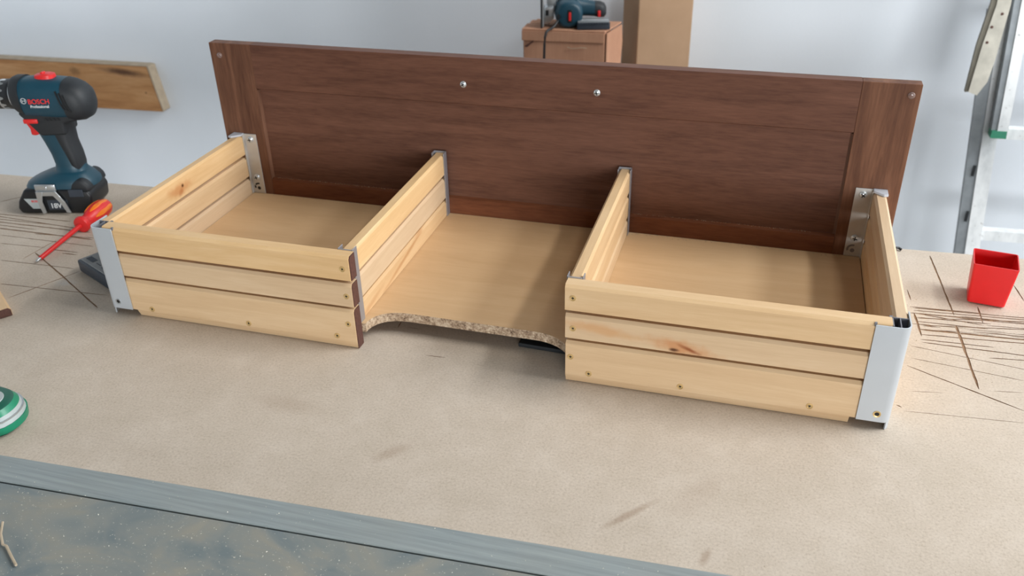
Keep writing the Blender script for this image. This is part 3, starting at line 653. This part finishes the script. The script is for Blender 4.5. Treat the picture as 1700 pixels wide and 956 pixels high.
# ------------------------------------------------------------------ green tool at the left edge
gt = empty('green_tool', 'green plastic tool end with silver stripes at the left edge of the bench', 'tool', (-.4190, -.2020, 0))
gt.rotation_euler.z = RAD(-6)
def rrect(ins, R0=.036, L_=.20, Wd=.062):
    p = []; R_ = R0 - ins
    for k in range(9): a = PI / 2 - k * PI / 2 / 8; p.append((-R0 + R_ * math.cos(a), -R0 + R_ * math.sin(a)))
    for k in range(5): a = -k * PI / 2 / 4; p.append((-.022 + (.022 - ins) * math.cos(a), -Wd + .022 + (.022 - ins) * math.sin(a)))
    p += [(-L_, -Wd + ins), (-L_, -ins)]; return p
for nm, i0, i1, z0, z1, m in (('base_flange', .007, .006, .0005, .005, dgreen), ('lower_shell', .001, 0, .005, .0135, greenp), ('side_band', .0015, .0030, .0135, .0185, greyp), ('silver_stripe', .0022, .0022, .0185, .0200, silver),
                              ('side_band', .0040, .0055, .0200, .0240, greyp), ('upper_shell', .0055, .0095, .0240, .0300, greenp), ('top_rim', .0095, .0130, .0300, .0325, dgreen), ('top_inlay', .0185, .0190, .0325, .0332, greyp)):
    b = MB(); b.rings([[(x, y, z0) for x, y in rrect(i0)], [(x, y, z1) for x, y in rrect(i1)]]); b.build(nm, m, gt, 40)

# ------------------------------------------------------------------ red cup
cup = empty('red_storage_cup', 'bright red square plastic cup on the right end of the bench', 'cup', (.6265, .3170, 0))
cup.rotation_euler.z = RAD(-8)
def rq(hx_, hy_, r_, z):
    p = []
    for cx_, cy_, a0 in ((hx_ - r_, hy_ - r_, 0), (-hx_ + r_, hy_ - r_, 90), (-hx_ + r_, -hy_ + r_, 180), (hx_ - r_, -hy_ + r_, 270)):
        for k in range(5): a = RAD(a0 + k * 22.5); p.append((cx_ + r_ * math.cos(a), cy_ + r_ * math.sin(a), z))
    return p
b = MB(); H = .0585
b.rings([rq(.0195, .0175, .004, .0008), rq(.0222, .0202, .004, .002), rq(.0262, .0235, .003, H - .001), rq(.0262, .0235, .003, H), rq(.0250, .0223, .002, H), rq(.0212, .0192, .003, .003), rq(.02, .018, .003, .0028)]); b.build('cup_body', redcup, cup, 40)

# ------------------------------------------------------------------ flat black bar set in as the dark area under the board
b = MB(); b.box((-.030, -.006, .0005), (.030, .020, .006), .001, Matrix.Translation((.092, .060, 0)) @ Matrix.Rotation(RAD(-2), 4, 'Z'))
tag(b.build('dark_area_strip', blackr), 'flat black strip set in as the dark area under the drawer bottom', 'strip')
b = MB(); b.tube([(.5215, .4300, .002), (.5250, .4330, .0035), (.5290, .4335, .0035), (.5330, .4310, .0022)], .002, 8)
tag(b.build('cable_scrap', blackp), 'tiny black scrap at the far bench edge behind the right drawer side', 'scrap')

# ------------------------------------------------------------------ timber on the wall
tm = empty('timber_plank', 'rough old timber plank with dark knot fixed on the wall behind the drill', 'plank', (-2.4, 1.64, -.36))
TWT = Matrix.Translation((0, 1.78, 0)) @ RW
b = MB(); b.T = TWT
Tt = Matrix.Translation((-1.67, 0, -.21))
b.prism([(-.95, .002), (-.030, .0000), (-.0060, -.155), (-.95, -.158)], -.040, -.0005, 'y', .002, Tt, 1)
rel(b.build('plank_body', pine, tm), tm)
b = MB(); b.T = TWT; b.prism([(-.95, .003), (-.029, .001), (-.029, .004), (-.95, .007)], -.040, -.0005, 'y', .0008, Tt, 1); rel(b.build('pale_top', pine_pale, tm), tm)  # paler strip along the plank's top edge
b = MB(); b.T = TWT; b.prism([(-.0292, .0038), (-.0052, -.155), (.0000, -.150), (-.022, .002)], -.041, -.0005, 'y', .001, Tt, 1); rel(b.build('pale_end', pine_pale, tm), tm)  # paler end face of the plank

# ------------------------------------------------------------------ cartons behind the bench
RC = RAD(2.9)
def box_T(x, y, r): return Matrix.Translation((x, y, 0)) @ Matrix.Rotation(RAD(r), 4, 'Z')
low_c = empty('large_carton', 'large brown carton on the floor carrying the small carton behind the bench', 'carton', (-.19, 1.46, FZ))
b = MB(); b.T = box_T(-.20, 1.47, 3); b.box((-.14, -.085, FZ + .0005), (.14, .085, -.1005), .004); rel(b.build('carton_body', card, low_c), low_c)
b = MB(); b.T = box_T(-.20, 1.47, 3); b.box((-.025, -.086, -.15), (.025, -.0853, -.1008), 0); b.box((-.025, -.086, -.1005), (.025, .086, -.0998), 0); rel(b.build('packing_tape', card2, low_c), low_c)
sc = empty('small_carton', 'small brown carton with jigsaw on top behind the walnut panel', 'carton', (-.19, 1.46, -.0995))
TB = Matrix.Translation((-.3072, 1.4039, 0)) @ Matrix.Rotation(RAD(2.9), 4, 'Z')
b = MB(); b.T = TB; ZT = .045
b.box((0, .0005, -.0990), (.2142, .112, ZT - .004), .003)
rel(b.build('carton_body', card, sc), sc)
b = MB(); b.T = TB; b.prism([(-.002, -.002), (.2130, -.002), (.2290, .055), (-.001, .055)], ZT - .0045, ZT, 'z', .001, seg=1); b.prism([(0.008, .0555), (.2295, .0555), (.2420, .109), (.016, .109)], ZT - .0045, ZT - .0003, 'z', .001, seg=1)
rel(b.build('top_flap', card, sc), sc)
b = MB(); b.T = TB; b.box((-.0025, -.0035, ZT - .030), (.2120, -.0005, ZT - .0048), .001); rel(b.build('folded_lip', card, sc), sc)
b = MB(); b.T = TB @ Matrix.Translation((.2170, .0, 0)) @ Matrix.Rotation(RAD(-14), 4, 'Z'); b.prism([(0, ZT - .0060), (.105, ZT - .0060), (.112, ZT - .05), (.100, -.095), (0, -.095)], -.001, .002, 'x'); rel(b.build('side_flap', card, sc), sc)
b = MB(); b.T = TB; b.tube([(.118, -.0038, .002), (.130, -.0042, -.001), (.142, -.0038, -.0005), (.155, -.0040, .0025), (.168, -.0038, .001)], .0008, 5); rel(b.build('torn_fibre', pine_pale, sc), sc)
b = MB(); b.T = TB; b.prism([(.004, .000), (.030, .017), (.028, .012), (.012, -.002)], -.0016, -.0004, 'y'); rel(b.build('torn_corner', stain, sc), sc)
tc_ = empty('tall_carton', 'tall narrow tan carton standing upright against the wall beside the jigsaw', 'carton', (-.033, 1.56, FZ))
TCM = Matrix.Translation((-.033, 1.56, 0)) @ Matrix.Rotation(RAD(30), 4, 'Z')
b = MB(); b.T = TCM; b.box((0, 0, FZ + .0005), (.1556, .1157, .150), .003); rel(b.build('carton_body', card2, tc_), tc_)
b = MB(); b.T = TCM; b.box((.055, -.0006, .100), (.10, .0, .149), 0); b.box((.055, -.0006, .1505), (.10, .116, .1512), 0); rel(b.build('packing_tape', card, tc_), tc_)

# ------------------------------------------------------------------ jigsaw lying on its side (frame as the drill's)
JO = Vector((-.20, 1.47, 0))
jg = empty('jigsaw', 'teal and black jigsaw lying on its side on the small carton', 'jigsaw', tuple(JO)); jg.rotation_euler.z = a15
b = MB(); b.box((-.0745, -.045, ZT + .0006), (-.0710, .020, ZT + .085), .001); b.build('base_plate', blackp, jg)
b = MB(); b.box((-.0708, -.043, ZT + .003), (-.0665, -.012, ZT + .083), .001); b.build('plate_rib', silver, jg)
b = MB(); b.box((-.066, -.030, ZT + .022), (-.040, .008, ZT + .052), .004); b.prism([(-.066, ZT + .006), (-.055, ZT + .006), (-.040, ZT + .020), (-.040, ZT + .03), (-.066, ZT + .03)], -.022, .005, 'y', .001); b.box((-.058, -.026, ZT + .050), (-.034, .010, ZT + .085), .005); b.build('gear_head', silver, jg, 40)
b = MB(); b.box((-.0620, -.0312, ZT + .030), (-.0540, -.0295, ZT + .043), 0); b.build('blade_guard', blackp, jg)
b = MB(); b.loft([((-.002, -.052, .0780), X, Z, .024, .023, 2.2), ((-.002, -.050, .0780), X, Z, .030, .029, 2.2), ((-.002, -.044, .0785), X, Z, .0345, .0325, 2.3), ((-.002, -.020, .0795), X, Z, .0360, .0335, 2.3), ((-.004, .020, .0820), X, Z, .0360, .0350, 2.3), ((-.012, .050, .0850), X, Z, .0300, .0300, 2.3)]); mh = b.build('motor_housing', teal, jg, 50)
b = MB(); b.box((-.0065, -.0535, .060), (.0055, -.0495, .093), .002); b.build('lever_slot', blackp, mh)
b = MB(); b.box((-.0035, -.0565, .066), (.0025, -.0525, .087), .001); b.build('lever', redp, mh)
b = MB(); b.lathe([(.008, 0), (.008, .003), (.005, .004), (.0001, .004)], 18, face_mat((-.0260, -.0480, .076), (0, -1, 0))); b.build('knob', blackr, mh, 40)
b = MB(); b.loft([((.018, .000, .0900), Y, Z, .024, .026, 2.4), ((.035, .000, .0880), Y, Z, .020, .021, 2.4), ((.055, .000, .0855), Y, Z, .0190, .0195, 2.4), ((.067, .000, .0840), Y, Z, .0190, .0190, 2.4)]); b.build('handle', teal, jg, 50)
b = MB(); b.loft([((.066, .000, .0842), Y, Z, .0193, .0195, 2.5), ((.080, .000, .0820), Y, Z, .0195, .0200, 2.5), ((.090, .000, .0800), Y, Z, .0170, .0175, 2.4), ((.095, .000, .0790), Y, Z, .0100, .0100, 2.2)]); b.build('handle_end', blackr, jg, 50)
b = MB(); b.box((.0720, -.0215, .066), (.0800, -.0170, .083), .002); b.build('switch', redp, jg, 40)
b = MB(); b.loft([((-.030, .010, .095), Y, Z, .022, .022, 2.4), ((.000, .010, .112), Y, Z, .022, .018, 2.4), ((.030, .008, .1080), Y, Z, .020, .014, 2.4)]); b.build('top_cover', blackr, jg, 50)
b = MB(); TL_ = (.02, .02)
b.tube([(-.030, -.048, .066), (-.040, -.0560, .0535), (-.0490, -.0650, .0495), (-.0560, -.0730, .0485), (-.0610, -.0790, .0440), (-.0640, -.0820, .0330), (-.0655, -.0825, .0160), (-.0665, -.0835, -.02), (-.0670, -.0850, -.08), (-.0670, -.088, -.30), (-.0680, -.095, -.60), (-.072, -.12, FZ + .004)], .0032, 10)
b.build('power_cord', blackp, jg, 60)
# case beside it
cs = empty('grey_case', 'low dark grey ribbed case on the small carton beside the jigsaw', 'case', (-.20 + .02, 1.47, ZT)); cs.rotation_euler.z = a15
TCi = Matrix.Translation((.044, -.058, .0005))
b = MB(); b.T = Matrix.Translation((-.021, 0, -ZT)) @ Matrix.Translation((.020, -.062, ZT)); b.prism([(0, .0006), (.083, .0006), (.083, .0180), (0, .0180)], 0, .044, 'y', .002); b.build('case_body', dgrey, cs, 40)
b = MB(); b.T = Matrix.Translation((-.001, -.062, 0)); b.box((.001, .001, .0178), (.082, .043, .0205), .001); b.build('case_lid', mgrey, cs, 40)
for k in range(12):
    b = MB(); b.T = Matrix.Translation((-.001, -.062, 0)); b.cyl((.005 + k * .0066, -.0003, .0150), (.005 + k * .0066, -.0003, .0176), .0026, n=8); b.build('rib', dgrey, cs)
b = MB(); b.T = Matrix.Translation((-.001, -.062, 0)); b.box((.002, .020, .0204), (.080, .0225, .0212), 0); b.build('lid_line', whitep, cs)

# ------------------------------------------------------------------ ladder leaning on the wall
ld = empty('aluminium_ladder', 'paint spattered aluminium ladder leaning on the wall at the right', 'ladder', (.9, 1.44, FZ))
def LP(x, z, off=0): return Vector((x, 1.40 + .05 * x + (z + .88) * .13 + off, z))
def bar(xa, za, xb, zb, w, off0, off1, mb, w2=None):
    w2 = w2 or w; vs_ = []
    for (x, z, ww) in ((xa, za, w), (xb, zb, w2)):
        for dx, of_ in ((0, off0), (ww, off0), (ww, off1), (0, off1)): vs_.append(tuple(LP(x + dx, z, of_)))
    mb.rings([vs_[:4], vs_[4:]])
def railx(z): return .829 + (.124 - z) * (.872 - .829) / .64
SL = (.872 - .829) / .64
for side in (0, 1):
    def X_(z): return (railx(z) if side == 0 else 1.30 + (.124 - z) * SL * .2)
    b = MB(); bar(X_(FZ), FZ + .0005, X_(2.3), 2.3, .034, -.004, 0, b); bar(X_(FZ) + .003, FZ + .001, X_(2.3) + .003, 2.3, .028, 0, .030, b); rel(b.build('rail', ladder_m, ld), ld)
    b = MB(); bar(X_(FZ) - .020, FZ + .0005, X_(.1) - .030, .1, .0195, .000, .020, b, .0295); rel(b.build('rail_flange', ladder_d, ld), ld)
for z in (-.455, -.190, .080, .350, .62, .89, 1.16, 1.43, 1.70, 1.97, -.725):
    b = MB(); xa = railx(z) + .032
    b.rings([[tuple(LP(xx, z + dz, of_)) for dz, of_ in ((-.013, .0), (.013, .0), (.013, .026), (-.013, .026))] for xx in (xa, 1.30)]); rel(b.build('rung', ladder_m, ld), ld)
for z in (-.30, -.76, -.42):
    b = MB(); b.box((0, 0, 0), (.006, .003, .028), 0, Matrix.Translation(LP(railx(z) - .012, z, -.003))); rel(b.build('hinge_plate', blackr, ld), ld)
# upper section in front, its foot with a green cap
b = MB(); bar(.873 + .0, -.172, .843 + .033, 1.5, .024, -.040, -.010, b); 
b.bm.free(); b = MB()
def bar2(x0, z0, x1, z1, w0, w1, o0, o1): bar(x0, z0, x1, z1, w0, o0, o1, b, w1)
bar2(.873, -.170, .861, .124, .024, .024, -.040, -.010); bar2(.861, .124, .790, 1.9, .024, .024, -.040, -.010); rel(b.build('upper_rail', ladder_m, ld), ld)
b = MB(); bar2(.860, -.172, .846, .124, .0125, .0145, -.036, -.006); bar2(.846, .124, .775, 1.9, .0145, .0145, -.036, -.006); rel(b.build('upper_rail_side', ladder_d, ld), ld)
b = MB(); bar2(.860, -.188, .861, -.170, .036, .034, -.042, -.008); rel(b.build('green_foot', greenp, ld), ld)
b = MB()
for z in (.06, .33, .6): b.rings([[tuple(LP(xx, z + dz, of_)) for dz, of_ in ((-.012, -.036), (.012, -.036), (.012, -.012), (-.012, -.012))] for xx in (.884, 1.27)])
rel(b.build('upper_rung', ladder_m, ld), ld)
b = MB(); bar2(1.27, -.17, 1.25, 1.9, .026, .026, -.040, -.010); rel(b.build('upper_rail', ladder_m, ld), ld)
# spattered plank resting against the rail
pk = empty('spattered_plank', 'paint spattered plank strapped to the ladder rail, with slanted lower end', 'plank', (.8, 1.5, -.08))
b = MB(); vsx = [(.786, -.076), (.806, -.083), (.823, -.050), (.829, .000), (.836, .125), (.800, 1.2), (.770, 1.2), (.806, .125), (.794, .030)]
lo_ = [tuple(LP(x, z, -.055)) for x, z in vsx]; hi_ = [tuple(LP(x, z, -.041)) for x, z in vsx]
b.rings([lo_, hi_]); rel(b.build('plank_body', plank_m, pk), pk)
b = MB(); vsx = [(.779, -.078), (.7862, -.0765), (.7942, .030), (.8062, .125), (.7702, 1.2), (.758, 1.2), (.7945, .125), (.783, .030)]
lo_ = [tuple(LP(x, z, -.050)) for x, z in vsx]; hi_ = [tuple(LP(x, z, -.036)) for x, z in vsx]
b.rings([lo_, hi_]); rel(b.build('plank_edge', plank_e, pk), pk)
for x, z in ((.806, .075), (.803, .040), (.822, .105)):
    b = MB(); b.lathe([(.0035, 0), (.003, .001), (.0001, .001)], 10, face_mat(LP(x, z, -.0552), (0, -1, 0))); rel(b.build('nail_mark', stain, pk), pk)
